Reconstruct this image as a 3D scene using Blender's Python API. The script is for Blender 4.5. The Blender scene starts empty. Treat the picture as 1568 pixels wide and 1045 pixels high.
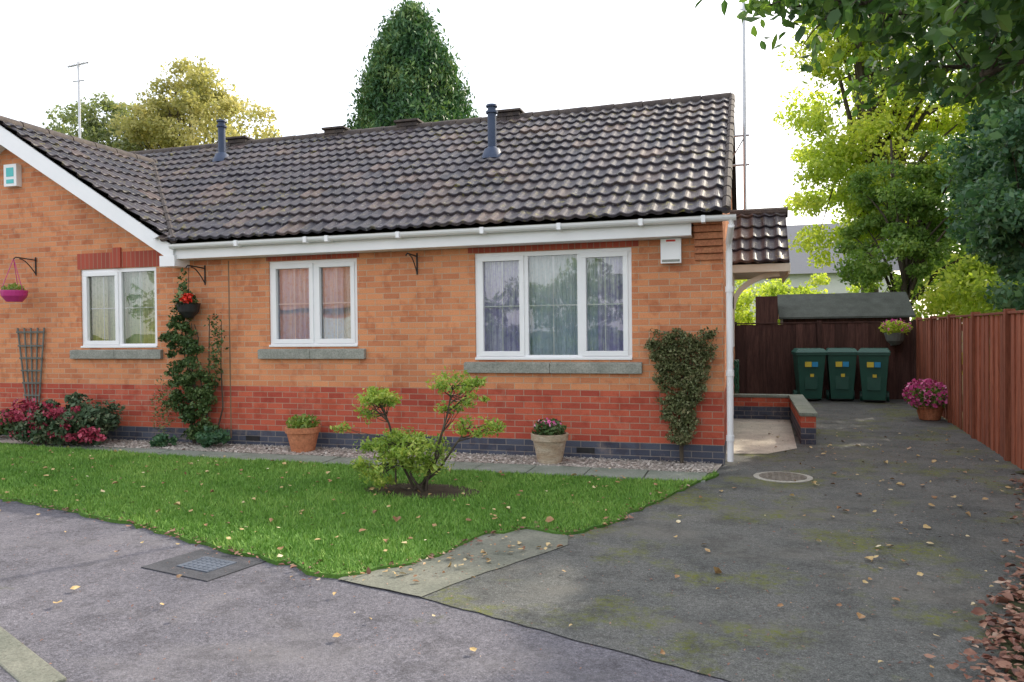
import bpy, math, random
import numpy as np
from mathutils import Vector, Matrix
rng=np.random.default_rng(7); random.seed(7)
sc=bpy.context.scene
COL=sc.collection

# ------------------------------------------------------------------ helpers
def empty(name,loc=(0,0,0)):
    o=bpy.data.objects.new(name,None); o.empty_display_size=.3; COL.objects.link(o); o.location=loc
    return o
class MB:
    def __init__(s): s.v=[];s.f=[];s.m=[]
    def quad(s,pts,m=0):
        n=len(s.v); s.v+= [tuple(p) for p in pts]; s.f.append(tuple(range(n,n+len(pts)))); s.m.append(m)
    def hexa(s,P,m=0):
        n=len(s.v); s.v+=[tuple(p) for p in P]
        for f in ((0,3,2,1),(4,5,6,7),(0,1,5,4),(1,2,6,5),(2,3,7,6),(3,0,4,7)):
            s.f.append(tuple(n+i for i in f)); s.m.append(m)
    def box(s,x0,x1,y0,y1,z0,z1,m=0):
        s.hexa([(x0,y0,z0),(x1,y0,z0),(x1,y1,z0),(x0,y1,z0),(x0,y0,z1),(x1,y0,z1),(x1,y1,z1),(x0,y1,z1)],m)
    def obox(s,c,u,v,w,m=0):
        c=Vector(c);u=Vector(u);v=Vector(v);w=Vector(w)
        s.hexa([c-u-v-w,c+u-v-w,c+u+v-w,c-u+v-w,c-u-v+w,c+u-v+w,c+u+v+w,c-u+v+w],m)
    def tube(s,pts,r,n=8,m=0,cap=True):
        pts=[Vector(p) for p in pts]
        if not hasattr(r,'__len__'): r=[r]*len(pts)
        base=len(s.v)
        for i,p in enumerate(pts):
            d=(pts[min(i+1,len(pts)-1)]-pts[max(i-1,0)]).normalized()
            ref=Vector((0,0,1)) if abs(d.z)<.9 else Vector((1,0,0))
            a=d.cross(ref).normalized(); b=d.cross(a).normalized()
            for k in range(n):
                t=2*math.pi*k/n; s.v.append(tuple(p+a*math.cos(t)*r[i]+b*math.sin(t)*r[i]))
        for i in range(len(pts)-1):
            for k in range(n):
                k2=(k+1)%n
                s.f.append((base+i*n+k,base+i*n+k2,base+(i+1)*n+k2,base+(i+1)*n+k)); s.m.append(m)
        if cap:
            s.f.append(tuple(base+k for k in range(n))); s.m.append(m)
            s.f.append(tuple(base+(len(pts)-1)*n+k for k in range(n))); s.m.append(m)
    def lathe(s,cx,cy,prof,n=24,m=0):
        base=len(s.v)
        for r,z in prof:
            for k in range(n):
                t=2*math.pi*k/n; s.v.append((cx+r*math.cos(t),cy+r*math.sin(t),z))
        for i in range(len(prof)-1):
            for k in range(n):
                k2=(k+1)%n
                s.f.append((base+i*n+k,base+i*n+k2,base+(i+1)*n+k2,base+(i+1)*n+k)); s.m.append(m)
        s.f.append(tuple(base+k for k in range(n))); s.m.append(m)
        s.f.append(tuple(base+(len(prof)-1)*n+k for k in range(n))); s.m.append(m)
    def build(s,name,mats,parent=None,smooth=False,bevel=0):
        me=bpy.data.meshes.new(name); me.from_pydata(s.v,[],s.f)
        if not isinstance(mats,(list,tuple)): mats=[mats]
        for m in mats: me.materials.append(m)
        me.polygons.foreach_set('material_index',s.m)
        if smooth: me.polygons.foreach_set('use_smooth',[True]*len(s.f))
        me.update()
        o=bpy.data.objects.new(name,me); COL.objects.link(o)
        if parent: o.parent=parent
        if bevel:
            b=o.modifiers.new('bevel','BEVEL'); b.width=bevel; b.segments=2; b.limit_method='ANGLE'
        if smooth:
            e=o.modifiers.new('es','EDGE_SPLIT'); e.split_angle=math.radians(40)
        return o

def fast_mesh(name,V,k,mat,parent=None,rnd=None,smooth=False):
    V=np.asarray(V,dtype=np.float32).reshape(-1,3); n=len(V)//k
    me=bpy.data.meshes.new(name)
    me.vertices.add(n*k); me.vertices.foreach_set('co',V.ravel())
    me.loops.add(n*k); me.loops.foreach_set('vertex_index',np.arange(n*k,dtype=np.int32))
    me.polygons.add(n); me.polygons.foreach_set('loop_start',np.arange(0,n*k,k,dtype=np.int32))
    me.update(calc_edges=True)
    if rnd is None: rnd=rng.random(n)
    a=me.attributes.new('rnd','FLOAT','FACE'); a.data.foreach_set('value',np.asarray(rnd,dtype=np.float32))
    me.materials.append(mat)
    o=bpy.data.objects.new(name,me); COL.objects.link(o)
    if parent: o.parent=parent
    return o
def unit(a): return a/np.maximum(np.linalg.norm(a,axis=1,keepdims=True),1e-6)
def leaves(name,P,size,mat,parent=None,asp=.55,var=.35,dirbias=(0,0,-.2),flat=False,fold=.12,hexa=False):
    P=np.asarray(P,dtype=float); N=len(P)
    d=rng.normal(size=(N,3))
    if flat: d[:,2]*=.12
    d=unit(unit(d)+np.array(dirbias)*(0 if flat else 1))
    if flat: q=np.tile([0,0,1.],(N,1))+rng.normal(size=(N,3))*.25
    else: q=rng.normal(size=(N,3))+np.array([0,0,.5])
    w=unit(np.cross(d,q)); nn=np.cross(w,d)
    if flat: nn=nn*np.sign(nn[:,2:3]+1e-9)
    s=(size*(1+var*rng.normal(size=N)).clip(.4,2))[:,None]
    if hexa:
        def j(): return (1+rng.normal(size=(N,1))*.18)
        a=P-d*s*.5; t=P+d*s*.55+nn*s*rng.uniform(-.15,.3,(N,1))
        f1=fold*(1+rng.normal(size=(N,1))*.8)
        l1=P-d*s*.22+w*s*asp*.42*j()+nn*s*f1; l2=P+d*s*.18+w*s*asp*.46*j()+nn*s*f1*.9
        r1=P-d*s*.22-w*s*asp*.42*j()+nn*s*f1; r2=P+d*s*.18-w*s*asp*.46*j()+nn*s*f1*.9
        V=np.concatenate([np.stack([a,l1,l2,t],1),np.stack([a,t,r2,r1],1)]); rn=rng.random(N)
        return fast_mesh(name,V,4,mat,parent,np.concatenate([rn,rn]))
    A=P-d*s*.5; C=P+d*s*.5; B=P+w*s*asp*.5+nn*s*fold; D=P-w*s*asp*.5+nn*s*fold
    V=np.stack([A,B,C,D],1)
    return fast_mesh(name,V,4,mat,parent)
def in_ell(n,c,r,shell=.0):
    d=unit(rng.normal(size=(n,3))); rad=(shell+(1-shell)*rng.random(n))**(1/2.2)
    return np.array(c)+d*rad[:,None]*np.array(r)
def clump_pts(ells,per,rc):
    out=[];cs=[]
    for c,r,nc in ells:
        C=in_ell(nc,c,r,.25); cs.append(C)
        for cc in C:
            k=rc*rng.uniform(.55,1.3)
            n=int(per*rng.uniform(.6,1.3))
            g=unit(rng.normal(size=(n,3)))*(rng.random(n)**.45)[:,None]
            out.append(cc+g*np.array([k,k,k*.65]))
    return np.concatenate(out),np.concatenate(cs)

# ------------------------------------------------------------------ materials
def newmat(name):
    m=bpy.data.materials.new(name); m.use_nodes=True; nt=m.node_tree
    for n in list(nt.nodes): nt.nodes.remove(n)
    out=nt.nodes.new('ShaderNodeOutputMaterial'); return m,nt,out
def N(nt,t,**k):
    n=nt.nodes.new(t)
    for a,b in k.items(): setattr(n,a,b)
    return n
def c4(c): return (c[0],c[1],c[2],1)
def coords(nt,scale=(1,1,1)):
    tc=N(nt,'ShaderNodeTexCoord'); mp=N(nt,'ShaderNodeMapping'); mp.inputs['Scale'].default_value=scale
    nt.links.new(tc.outputs['Object'],mp.inputs[0]); return mp.outputs[0]
def noise(nt,vec,scale,detail=4,rough=.6):
    n=N(nt,'ShaderNodeTexNoise'); n.inputs['Scale'].default_value=scale; n.inputs['Detail'].default_value=detail; n.inputs['Roughness'].default_value=rough
    nt.links.new(vec,n.inputs['Vector']); return n.outputs['Fac']
def ramp(nt,fac,stops):
    r=N(nt,'ShaderNodeValToRGB'); e=r.color_ramp.elements
    while len(e)<len(stops): e.new(.5)
    for i,(p,c) in enumerate(stops):
        e[i].position=p; e[i].color=c4(c) if hasattr(c,'__len__') else (c,c,c,1)
    nt.links.new(fac,r.inputs[0]); return r.outputs[0]
def mixc(nt,fac,a,b,mode='MIX'):
    m=N(nt,'ShaderNodeMix',data_type='RGBA',blend_type=mode)
    for sock,val in ((m.inputs[0],fac),(m.inputs[6],a),(m.inputs[7],b)):
        if isinstance(val,bpy.types.NodeSocket): nt.links.new(val,sock)
        elif hasattr(val,'__len__'): sock.default_value=c4(val)
        else: sock.default_value=val
    return m.outputs[2]
def mat(name,c1,c2,scale=6,rough=.7,bump=.0,bscale=60,st=(1,1,1),spec=.3,fine=None,metal=0):
    m,nt,out=newmat(name); v=coords(nt,st)
    col=ramp(nt,noise(nt,v,scale,6),[(.3,c1),(.7,c2)])
    if fine: col=mixc(nt,.8,col,ramp(nt,noise(nt,v,fine,3,.8),[(.3,.55),(.5,.95),(.75,1.35)]),'MULTIPLY')
    p=N(nt,'ShaderNodeBsdfPrincipled'); p.inputs['Roughness'].default_value=rough; p.inputs['Specular IOR Level'].default_value=spec; p.inputs['Metallic'].default_value=metal
    nt.links.new(col,p.inputs['Base Color'])
    if bump:
        b=N(nt,'ShaderNodeBump'); b.inputs['Strength'].default_value=bump; b.inputs['Distance'].default_value=.01
        nt.links.new(noise(nt,v,bscale,4),b.inputs['Height']); nt.links.new(b.outputs[0],p.inputs['Normal'])
    nt.links.new(p.outputs[0],out.inputs[0]); return m
def leafmat(name,stops,trans=.35,nscale=1.2,rough=.5,tint=(1.25,1.3,.6)):
    m,nt,out=newmat(name); at=N(nt,'ShaderNodeAttribute',attribute_name='rnd')
    v=coords(nt); nz=noise(nt,v,nscale,3)
    ma=N(nt,'ShaderNodeMath',operation='MULTIPLY_ADD'); nt.links.new(at.outputs['Fac'],ma.inputs[0]); ma.inputs[1].default_value=.55
    mb=N(nt,'ShaderNodeMath',operation='MULTIPLY_ADD'); nt.links.new(nz,mb.inputs[0]); mb.inputs[1].default_value=1.5; mb.inputs[2].default_value=-.52
    nt.links.new(mb.outputs[0],ma.inputs[2])
    col=ramp(nt,ma.outputs[0],stops)
    p=N(nt,'ShaderNodeBsdfPrincipled'); p.inputs['Roughness'].default_value=rough; p.inputs['Specular IOR Level'].default_value=.35
    nt.links.new(col,p.inputs['Base Color'])
    if trans<=0:
        nt.links.new(p.outputs[0],out.inputs[0]); return m
    t=N(nt,'ShaderNodeBsdfTranslucent'); nt.links.new(mixc(nt,1.0,col,tint,'MULTIPLY'),t.inputs[0])
    x=N(nt,'ShaderNodeMixShader'); x.inputs[0].default_value=trans
    nt.links.new(p.outputs[0],x.inputs[1]); nt.links.new(t.outputs[0],x.inputs[2]); nt.links.new(x.outputs[0],out.inputs[0])
    return m

def brick_mat():
    m,nt,out=newmat('brickwork'); tc=N(nt,'ShaderNodeTexCoord'); sp=N(nt,'ShaderNodeSeparateXYZ'); nt.links.new(tc.outputs['Object'],sp.inputs[0])
    ad=N(nt,'ShaderNodeMath',operation='ADD'); nt.links.new(sp.outputs[0],ad.inputs[0]); nt.links.new(sp.outputs[1],ad.inputs[1])
    sb=N(nt,'ShaderNodeMath',operation='SUBTRACT'); nt.links.new(sp.outputs[2],sb.inputs[0]); sb.inputs[1].default_value=.21
    cb=N(nt,'ShaderNodeCombineXYZ'); nt.links.new(ad.outputs[0],cb.inputs[0]); nt.links.new(sb.outputs[0],cb.inputs[1])
    def br(a,b,mo,bias):
        n=N(nt,'ShaderNodeTexBrick',offset=.5); nt.links.new(cb.outputs[0],n.inputs['Vector'])
        for k,val in (('Color1',c4(a)),('Color2',c4(b)),('Mortar',c4(mo)),('Scale',1),('Mortar Size',.0055),('Mortar Smooth',.25),('Bias',bias),('Brick Width',.225),('Row Height',.073)): n.inputs[k].default_value=val
        return n
    b1=br((.68,.285,.135),(.46,.155,.078),(.54,.37,.25),-.3)
    b2=br((.54,.125,.07),(.36,.065,.045),(.42,.26,.19),-.1)
    b3=br((.095,.105,.14),(.06,.067,.095),(.22,.2,.19),0)
    def gt(th):
        g=N(nt,'ShaderNodeMath',operation='GREATER_THAN'); nt.links.new(sp.outputs[2],g.inputs[0]); g.inputs[1].default_value=th; return g.outputs[0]
    c=mixc(nt,gt(.21),b3.outputs[0],b2.outputs[0]); c=mixc(nt,gt(.794),c,b1.outputs[0])
    ob=tc.outputs['Object']
    c=mixc(nt,.8,c,ramp(nt,noise(nt,ob,.9,5),[(.3,.8),(.7,1.12)]),'MULTIPLY')
    c=mixc(nt,.7,c,ramp(nt,noise(nt,ob,70,3,.8),[(.25,.7),(.75,1.25)]),'MULTIPLY')
    c=mixc(nt,.45,c,ramp(nt,noise(nt,ob,6,2),[(.34,(.66,.5,.48)),(.46,(1,1,1))]),'MULTIPLY')
    c=mixc(nt,ramp(nt,noise(nt,ob,2.3,6,.75),[(.55,0),(.8,.35)]),c,(.6,.43,.30))
    p=N(nt,'ShaderNodeBsdfPrincipled'); p.inputs['Roughness'].default_value=.85; p.inputs['Specular IOR Level'].default_value=.15
    nt.links.new(c,p.inputs['Base Color'])
    b=N(nt,'ShaderNodeBump'); b.inputs['Strength'].default_value=.6; b.inputs['Distance'].default_value=.008; b.invert=True
    nt.links.new(b1.outputs['Fac'],b.inputs['Height']); 
    b2n=N(nt,'ShaderNodeBump'); b2n.inputs['Strength'].default_value=.35; b2n.inputs['Distance'].default_value=.004
    nt.links.new(noise(nt,ob,90,3),b2n.inputs['Height']); nt.links.new(b.outputs[0],b2n.inputs['Normal'])
    nt.links.new(b2n.outputs[0],p.inputs['Normal']); nt.links.new(p.outputs[0],out.inputs[0]); return m
M_brick=brick_mat()
def soldier_mat():
    m,nt,out=newmat('red_soldier_brick'); tc=N(nt,'ShaderNodeTexCoord'); sp=N(nt,'ShaderNodeSeparateXYZ'); nt.links.new(tc.outputs['Object'],sp.inputs[0])
    cb=N(nt,'ShaderNodeCombineXYZ'); nt.links.new(sp.outputs[2],cb.inputs[0]); nt.links.new(sp.outputs[0],cb.inputs[1])
    n=N(nt,'ShaderNodeTexBrick',offset=0); nt.links.new(cb.outputs[0],n.inputs['Vector'])
    for k,val in (('Color1',c4((.42,.08,.045))),('Color2',c4((.3,.055,.035))),('Mortar',c4((.3,.18,.12))),('Scale',1),('Mortar Size',.005),('Mortar Smooth',.2),('Bias',0),('Brick Width',2.0),('Row Height',.073)): n.inputs[k].default_value=val
    p=N(nt,'ShaderNodeBsdfPrincipled'); p.inputs['Roughness'].default_value=.85
    nt.links.new(n.outputs[0],p.inputs['Base Color']); nt.links.new(p.outputs[0],out.inputs[0]); return m
M_sold=soldier_mat()

def roof_mat():
    m,nt,out=newmat('roof_tiles'); at=N(nt,'ShaderNodeAttribute',attribute_name='rnd'); v=coords(nt)
    c=ramp(nt,at.outputs['Fac'],[(0,(.030,.028,.037)),(.5,(.043,.037,.046)),(.85,(.060,.047,.050)),(1,(.095,.066,.058))])
    c=mixc(nt,.8,c,ramp(nt,noise(nt,v,1.0,4),[(.3,.7),(.7,1.35)]),'MULTIPLY')
    c=mixc(nt,.8,c,ramp(nt,noise(nt,v,45,4,.8),[(.3,.5),(.7,1.7)]),'MULTIPLY')
    big=ramp(nt,noise(nt,v,.45,3),[(.40,.2),(.6,1)])
    sm=ramp(nt,noise(nt,v,10,4,.75),[(.56,0),(.66,1)])
    mu=N(nt,'ShaderNodeMath',operation='MULTIPLY'); nt.links.new(big,mu.inputs[0]); nt.links.new(sm,mu.inputs[1])
    c=mixc(nt,mu.outputs[0],c,(.19,.165,.05))
    sm2=ramp(nt,noise(nt,v,26,2,.6),[(.65,0),(.69,1)])
    c=mixc(nt,sm2,c,(.20,.20,.18))
    p=N(nt,'ShaderNodeBsdfPrincipled'); p.inputs['Roughness'].default_value=.5; p.inputs['Specular IOR Level'].default_value=.35
    nt.links.new(c,p.inputs['Base Color'])
    b=N(nt,'ShaderNodeBump'); b.inputs['Strength'].default_value=.4; b.inputs['Distance'].default_value=.006
    nt.links.new(noise(nt,v,60,4),b.inputs['Height']); nt.links.new(b.outputs[0],p.inputs['Normal'])
    nt.links.new(p.outputs[0],out.inputs[0]); return m
M_roof=roof_mat()

def tarmac(name,a,b,moss,mossamt,pale=None):
    m,nt,out=newmat(name); v=coords(nt)
    c=ramp(nt,noise(nt,v,1.1,6,.7),[(.3,a),(.7,b)])
    c=mixc(nt,.8,c,ramp(nt,noise(nt,v,34,5,.85),[(.3,.5),(.5,1.0),(.7,1.6)]),'MULTIPLY')
    c=mixc(nt,.9,c,ramp(nt,noise(nt,v,120,3,.9),[(.3,.4),(.5,1.0),(.7,1.9)]),'MULTIPLY')
    c=mixc(nt,.6,c,ramp(nt,noise(nt,v,420,2,.9),[(.3,.5),(.7,1.6)]),'MULTIPLY')
    if pale:
        pb=ramp(nt,noise(nt,coords(nt,(1,1.6,1)),.75,5,.6),[(.50,0),(.70,.6)])
        c=mixc(nt,pb,c,pale)
    mb=ramp(nt,noise(nt,v,1.0,5,.7),[(.62-mossamt,0),(.72-mossamt,1)])
    ms=ramp(nt,noise(nt,v,20,5,.85),[(.42,0),(.56,.95)])
    mu=N(nt,'ShaderNodeMath',operation='MULTIPLY'); nt.links.new(mb,mu.inputs[0]); nt.links.new(ms,mu.inputs[1])
    c=mixc(nt,mu.outputs[0],c,moss)
    c=mixc(nt,.6,c,ramp(nt,noise(nt,v,3.2,6,.75),[(.38,.55),(.50,1)]),'MULTIPLY')
    p=N(nt,'ShaderNodeBsdfPrincipled'); p.inputs['Roughness'].default_value=.85; p.inputs['Specular IOR Level'].default_value=.2
    nt.links.new(c,p.inputs['Base Color'])
    bb=N(nt,'ShaderNodeBump'); bb.inputs['Strength'].default_value=.8; bb.inputs['Distance'].default_value=.01
    nt.links.new(noise(nt,v,90,3,.8),bb.inputs['Height']); nt.links.new(bb.outputs[0],p.inputs['Normal'])
    nt.links.new(p.outputs[0],out.inputs[0]); return m
M_road=tarmac('road_tarmac',(.098,.096,.112),(.155,.148,.166),(.105,.11,.045),-.02,(.20,.19,.195))
M_drive=tarmac('driveway_tarmac',(.08,.085,.082),(.14,.14,.132),(.135,.15,.032),.11,(.17,.16,.14))
M_pad=mat('concrete_pad',(.12,.13,.105),(.21,.21,.17),3,.85,.5,80,fine=60)
M_slab=mat('paving_slab',(.17,.20,.16),(.27,.29,.25),4,.85,.4,60,fine=50)
M_path=mat('path_concrete',(.42,.38,.32),(.6,.55,.46),3,.85,.3,60,fine=60)
M_soil=mat('soil',(.035,.027,.018),(.08,.062,.04),8,.95,1,40,fine=50)
M_verge=mat('mossy_soil',(.03,.035,.018),(.07,.075,.03),5,.95,1,40,fine=50)
M_lawn=mat('lawn_turf',(.055,.14,.02),(.11,.22,.035),1.3,.9,.8,90,fine=60)
M_ground=mat('ground_grass',(.05,.09,.02),(.09,.12,.04),.5,.95,.5,20)
M_white=mat('white_upvc',(.80,.81,.82),(.86,.86,.87),3,.35,spec=.5)
M_sill=mat('stone_sill',(.22,.23,.20),(.34,.34,.30),6,.85,.3,60,fine=50)
M_dark=mat('interior',(.30,.30,.30),(.4,.4,.4),2,.9)
M_lead=mat('lead_grey',(.022,.04,.085),(.04,.06,.11),8,.5,spec=.4)
M_ridge=mat('ridge_tile',(.04,.033,.035),(.095,.075,.062),7,.75,.5,50,fine=40)
M_alu=mat('aluminium',(.45,.46,.48),(.6,.6,.62),5,.4,metal=.6)
M_iron=mat('black_iron',(.015,.015,.017),(.03,.03,.03),9,.5)
M_terra=mat('terracotta',(.42,.15,.07),(.55,.23,.12),6,.8,.2,40,fine=30)
M_glaze=mat('stone_pot',(.36,.25,.16),(.50,.42,.32),6,.7,.3,30,st=(1,1,3),fine=25)
M_pink=mat('magenta_plastic',(.45,.03,.18),(.5,.05,.22),4,.4)
M_fr=[mat('fence_red_brown_%d'%i,tuple(k*c for c in (.22,.065,.035)),tuple(k*c for c in (.38,.135,.075)),7,.85,.4,40,st=(3,3,.25),fine=22) for i,k in enumerate((.75,1,1.2))]
M_fb=[mat('fence_dark_brown_%d'%i,tuple(k*c for c in (.05,.022,.018)),tuple(k*c for c in (.11,.05,.038)),7,.85,.4,40,st=(3,3,.25),fine=22) for i,k in enumerate((.75,1,1.3))]
M_fence_b=M_fb[1]; M_fence_r=M_fr[1]
M_wood=mat('weathered_timber',(.10,.11,.10),(.17,.18,.16),6,.85,.3,60,st=(4,4,.4))
M_cream=mat('cream_timber',(.62,.58,.46),(.7,.66,.55),4,.6)
M_bin=mat('bin_green',(.012,.075,.055),(.02,.10,.07),4,.45,spec=.5)
M_yel=mat('sticker_yellow',(.75,.6,.08),(.75,.6,.08),4,.5)
M_blu=mat('sticker_blue',(.05,.3,.6),(.05,.35,.65),4,.5)
M_red=mat('label_red',(.6,.04,.03),(.65,.06,.04),4,.5)
M_teal=mat('label_teal',(.1,.5,.5),(.12,.55,.55),4,.5)
M_felt=mat('shed_felt',(.065,.07,.06),(.105,.115,.10),4,.9,.5,80,fine=50)
M_bark=mat('bark',(.05,.038,.028),(.12,.10,.075),6,.95,1,25,st=(3,3,.6),fine=20)
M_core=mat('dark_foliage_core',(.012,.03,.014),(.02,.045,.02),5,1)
M_metalcover=mat('cast_iron_cover',(.07,.085,.11),(.11,.13,.165),8,.6,.8,50,spec=.3)
M_gravel=mat('gravel',(.28,.25,.22),(.5,.45,.4),40,.9,1,60,fine=90)
M_hose=mat('hose_green',(.02,.09,.05),(.03,.12,.06),5,.4)

def glass_mat():
    m,nt,out=newmat('window_glass')
    fr=N(nt,'ShaderNodeFresnel'); fr.inputs[0].default_value=1.5
    ad=N(nt,'ShaderNodeMath',operation='MULTIPLY_ADD'); nt.links.new(fr.outputs[0],ad.inputs[0]); ad.inputs[1].default_value=1.8; ad.inputs[2].default_value=.08
    g=N(nt,'ShaderNodeBsdfGlossy'); g.inputs['Roughness'].default_value=.01
    b=N(nt,'ShaderNodeBump'); b.inputs['Strength'].default_value=.08; b.inputs['Distance'].default_value=.05
    nt.links.new(noise(nt,coords(nt),1.5,1),b.inputs['Height']); nt.links.new(b.outputs[0],g.inputs['Normal'])
    t=N(nt,'ShaderNodeBsdfTransparent'); t.inputs[0].default_value=(.94,.96,.96,1)
    x=N(nt,'ShaderNodeMixShader'); nt.links.new(ad.outputs[0],x.inputs[0]); nt.links.new(t.outputs[0],x.inputs[1]); nt.links.new(g.outputs[0],x.inputs[2])
    nt.links.new(x.outputs[0],out.inputs[0]); return m
M_glass=glass_mat()
def curtain_mat(name,base,c2,c3,zlo):
    m,nt,out=newmat(name); v=coords(nt,(14,1,.7))
    c=ramp(nt,noise(nt,v,1.3,4,.7),[(.35,base),(.5,c2),(.62,base),(.75,c3)])
    fl=ramp(nt,noise(nt,coords(nt,(1,1,1)),22,3,.7),[(.5,(1,1,1)),(.62,c3)])
    c=mixc(nt,.5,c,fl,'MULTIPLY')
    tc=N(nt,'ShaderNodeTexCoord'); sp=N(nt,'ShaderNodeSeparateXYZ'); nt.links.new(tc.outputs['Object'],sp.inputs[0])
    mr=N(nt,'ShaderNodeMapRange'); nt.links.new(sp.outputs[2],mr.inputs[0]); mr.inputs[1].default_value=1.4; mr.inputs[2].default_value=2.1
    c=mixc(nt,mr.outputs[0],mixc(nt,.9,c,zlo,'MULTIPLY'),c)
    d=N(nt,'ShaderNodeBsdfDiffuse'); nt.links.new(c,d.inputs[0])
    t=N(nt,'ShaderNodeBsdfTranslucent'); nt.links.new(c,t.inputs[0])
    x=N(nt,'ShaderNodeMixShader'); x.inputs[0].default_value=.15; nt.links.new(d.outputs[0],x.inputs[1]); nt.links.new(t.outputs[0],x.inputs[2])
    nt.links.new(x.outputs[0],out.inputs[0]); return m
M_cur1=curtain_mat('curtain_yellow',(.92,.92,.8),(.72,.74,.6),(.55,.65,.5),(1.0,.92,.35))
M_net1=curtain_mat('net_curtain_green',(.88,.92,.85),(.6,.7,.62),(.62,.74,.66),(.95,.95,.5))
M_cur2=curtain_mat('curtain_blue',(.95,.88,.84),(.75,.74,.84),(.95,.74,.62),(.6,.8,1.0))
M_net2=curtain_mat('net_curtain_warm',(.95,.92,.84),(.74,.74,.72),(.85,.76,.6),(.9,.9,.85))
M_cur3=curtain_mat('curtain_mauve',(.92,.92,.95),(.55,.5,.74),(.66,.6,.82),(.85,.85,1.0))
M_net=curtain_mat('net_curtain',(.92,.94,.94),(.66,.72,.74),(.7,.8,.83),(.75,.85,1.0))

L_con=leafmat('conifer_leaf',[(0,(.03,.085,.04)),(.5,(.07,.165,.065)),(1,(.24,.34,.11))],.2,.8)
L_gold=leafmat('autumn_leaf',[(0,(.26,.28,.10)),(.5,(.44,.42,.16)),(1,(.68,.60,.28))],.5,.5,tint=(1.15,1.15,.8))
L_olive=leafmat('olive_leaf',[(0,(.12,.16,.09)),(.6,(.24,.28,.14)),(1,(.40,.41,.2))],.4,.8)
L_yg=leafmat('yellowgreen_leaf',[(0,(.24,.34,.06)),(.5,(.46,.55,.10)),(1,(.80,.76,.18))],.55,.45)
L_mid=leafmat('green_leaf',[(0,(.08,.15,.035)),(.5,(.18,.30,.07)),(1,(.36,.46,.12))],.4,.8)
L_dark=leafmat('dark_leaf',[(0,(.03,.08,.045)),(.5,(.075,.17,.09)),(1,(.2,.33,.16))],.35,1.2,rough=.4)
L_ivy=leafmat('climber_leaf',[(0,(.02,.045,.012)),(.5,(.055,.105,.028)),(1,(.14,.19,.06))],0,4)
L_rose=leafmat('rose_leaf',[(0,(.07,.07,.03)),(.5,(.12,.16,.05)),(1,(.24,.16,.07))],0,5)
L_aza=leafmat('azalea_leaf',[(0,(.13,.23,.04)),(.5,(.30,.43,.08)),(1,(.60,.60,.15))],.35,5)
L_redl=leafmat('red_flower',[(0,(.20,.02,.04)),(.6,(.38,.04,.08)),(1,(.52,.12,.18))],.0,6)
L_pinkl=leafmat('pink_flower',[(0,(.45,.05,.2)),(.6,(.65,.1,.3)),(1,(.8,.5,.6))],.0,6)
L_fallen=leafmat('fallen_leaf',[(0,(.14,.06,.03)),(.35,(.28,.15,.07)),(.65,(.46,.33,.14)),(1,(.64,.57,.40))],.0,9)
L_fallred=leafmat('fallen_brown_leaf',[(0,(.07,.03,.022)),(.4,(.16,.065,.045)),(.75,(.28,.15,.10)),(1,(.50,.38,.29))],.0,9)
L_grass=leafmat('grass_blade',[(0,(.07,.165,.022)),(.5,(.135,.285,.038)),(1,(.28,.41,.09))],0,.9,rough=.6)
L_stone=leafmat('pebbles',[(0,(.3,.27,.25)),(.5,(.5,.45,.4)),(1,(.72,.68,.62))],0,9)

# ------------------------------------------------------------------ ground
def poly(name,pts,z,m,jit=0,sub=.15,th=0):
    P=[]
    n=len(pts)
    for i in range(n):
        a=np.array(pts[i],float); b=np.array(pts[(i+1)%n],float)
        L=np.linalg.norm(b-a); k=max(1,int(L/sub)) if jit else 1
        for j in range(k):
            q=a+(b-a)*j/k
            if jit and j: q=q+rng.normal(size=2)*jit
            P.append(q)
    mb=MB(); mb.quad([(p[0],p[1],z) for p in P])
    if th:
        for i in range(len(P)):
            a=P[i];b=P[(i+1)%len(P)]
            mb.quad([(a[0],a[1],z),(b[0],b[1],z),(b[0],b[1],z-th),(a[0],a[1],z-th)])
    return mb.build(name,m),np.array(P)
poly('ground',[(-400,-400),(400,-400),(400,600),(-400,600)],-.02,M_ground)
poly('road',[(-40,-9),(40,-9),(40,2),(1.2,3.4),(-1.2,8.2),(-14,8.2),(-40,8.2)],-.004,M_road)
drive=[(-1.75,3.90),(-.12,3.33),(.9,2.95),(1.7,2.7),(2.3,4.4),(2.5,6),(2.68,9.03),(2.95,13.4),(3.2,17.15),(-.27,17.15),(-.27,8.5),(-1.3,8.0),(-2.2,4.1)]
poly('driveway',drive,.002,M_drive,jit=.006,sub=.1)
pad=[(-2.36,4.05),(-1.75,3.90),(-1.60,4.28),(-1.20,5.12),(-1.3,5.45),(-1.9,5.6),(-2.3,4.6)]
poly('concrete_pad',pad,.007,M_pad,jit=.006,sub=.12)
poly('pavement',[(-9,5.2),(-3.31,2.69),(-2.90,2.53),(0,1.2),(-1,0.3),(-6,0.3),(-14,3)],.006,M_road)
mbk=MB(); mbk.obox((-4.6,3.27,.0),(1.76,-.78,0),(.03,.068,0),(0,0,.012)); mbk.build('pavement_kerb',M_pad,bevel=.008)
lawn=[(-14,8.0),(-10.2,7.95),(-8.2,7.75),(-6.4,7.56),(-4.1,7.52),(-1.7,7.45),(-.62,7.47),(-.45,7.6),(-.36,8.05),(-.30,7.95),(-.42,7.6),(-.56,7.25),(-.78,6.5),(-1.05,5.66),(-1.27,5.36),(-1.59,5.45),(-1.83,5.25),(-1.93,4.74),(-2.1,4.36),(-2.37,4.08),(-3.03,4.27),(-4.13,4.64),(-5.47,5.03),(-6.5,5.27),(-9,5.6),(-14,5.9)]
_,LP=poly('lawn',lawn,.022,M_lawn,jit=.022,sub=.10,th=.04)
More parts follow.
